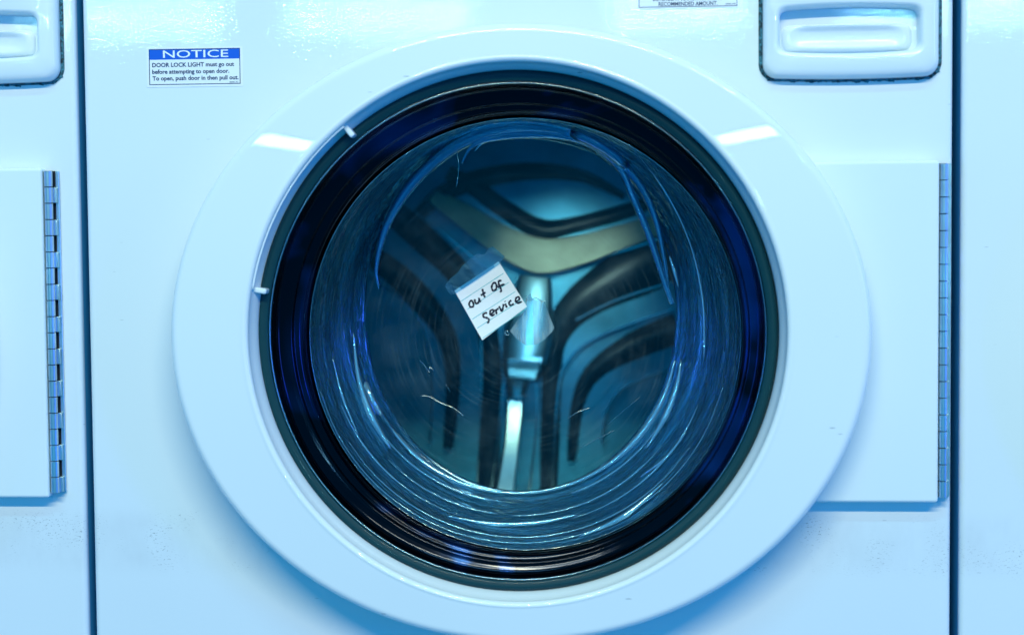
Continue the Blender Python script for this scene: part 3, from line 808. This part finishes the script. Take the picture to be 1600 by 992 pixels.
wordstrokes('handwriting', [
    [(298, 518), (282, 530), (277, 555), (290, 573), (308, 568), (312, 545), (300, 522), (290, 524)],
    [(322, 508), (326, 532), (340, 545), (355, 530), (358, 500), (362, 520), (374, 530)],
    [(385, 425), (391, 455), (398, 480), (408, 492)], [(372, 478), (390, 466), (411, 452)],
    [(488, 372), (468, 385), (461, 415), (472, 438), (492, 432), (501, 405), (492, 378), (478, 374)],
    [(540, 362), (526, 356), (517, 370), (522, 395), (534, 420), (538, 440), (528, 452)], [(508, 412), (535, 398), (566, 386)]])
wordstrokes('handwriting', [
    [(424, 622), (405, 622), (390, 638), (398, 655), (420, 660), (437, 672), (436, 690), (425, 706)],
    [(446, 632), (466, 622), (478, 606), (466, 595), (450, 605), (448, 628), (462, 642), (486, 630)],
    [(488, 592), (496, 612), (502, 632)], [(496, 608), (504, 592), (518, 586)],
    [(520, 566), (532, 588), (544, 606), (552, 580), (558, 548)],
    [(572, 545), (578, 562), (586, 578)], [(568, 524), (571, 529)],
    [(622, 520), (606, 528), (604, 550), (618, 558), (642, 546)],
    [(652, 532), (674, 520), (688, 504), (678, 490), (660, 500), (656, 524), (672, 540), (708, 528)]])
m_tape, n, l, tr, gl, mx, fr = glass('clear_tape', (.50, .74, .85), 2.2, .25)
g = n.new('ShaderNodeNewGeometry'); t1 = nz(n, l, 120, 4, .65, g.outputs['Position'], .8)
bo = n.new('ShaderNodeBump'); bo.inputs['Strength'].default_value = .6; bo.inputs['Distance'].default_value = .001; l.new(t1.outputs[0], bo.inputs['Height'])
l.new(bo.outputs[0], gl.inputs['Normal']); l.new(bo.outputs[0], fr.inputs['Normal'])
tp = [(695, 446), (703, 436), (716, 425), (722, 416), (735, 404), (746, 396), (757, 398), (763, 388), (770, 385), (789, 401), (783, 408), (780, 413), (713, 458), (705, 461), (699, 455)]
V = [P(x, z, note_y-.0008) for x, z in tp]+[P(x, z, note_y-.0002) for x, z in tp]; k = len(tp)
Fc = [tuple(range(k)), tuple(range(2*k-1, k-1, -1))]+[(i, k+i, k+(i+1) % k, (i+1) % k) for i in range(k)]
nadopt(mesh_obj('clear_tape', V, Fc, m_tape, None, False))

# torn end of the tape hanging beside the note
m_torn, n, l, tr, gl, mx, fr = glass('torn_tape', (.62, .80, .88), 2.0, .3)
out = [x for x in n if x.type == 'OUTPUT_MATERIAL'][0]
df = n.new('ShaderNodeBsdfDiffuse'); df.inputs[0].default_value = (.7, .85, .9, 1)
g = n.new('ShaderNodeNewGeometry'); t1 = nz(n, l, 160, 4, .6, mapping(n, l, g.outputs['Position'], (1, 1, .15)))
mh = n.new('ShaderNodeMixShader'); l.new(ramp(n, l, t1.outputs[0], .38, .04, .70, .36), mh.inputs[0]); l.new(mx.outputs[0], mh.inputs[1]); l.new(df.outputs[0], mh.inputs[2]); l.new(mh.outputs[0], out.inputs[0])
tp = [(821, 471), (824, 462), (829, 458), (831, 465), (837, 469), (848, 470), (851, 474), (866, 512), (862, 519), (851, 530), (838, 538), (822, 540), (806, 528), (797, 517), (823, 480)]
V = [P(x, z, note_y+.0016) for x, z in tp]+[P(x, z, note_y+.0021) for x, z in tp]; k = len(tp)
Fc = [tuple(range(k)), tuple(range(2*k-1, k-1, -1))]+[(i, k+i, k+(i+1) % k, (i+1) % k) for i in range(k)]
nadopt(mesh_obj('torn_tape', V, Fc, m_torn, None, False))
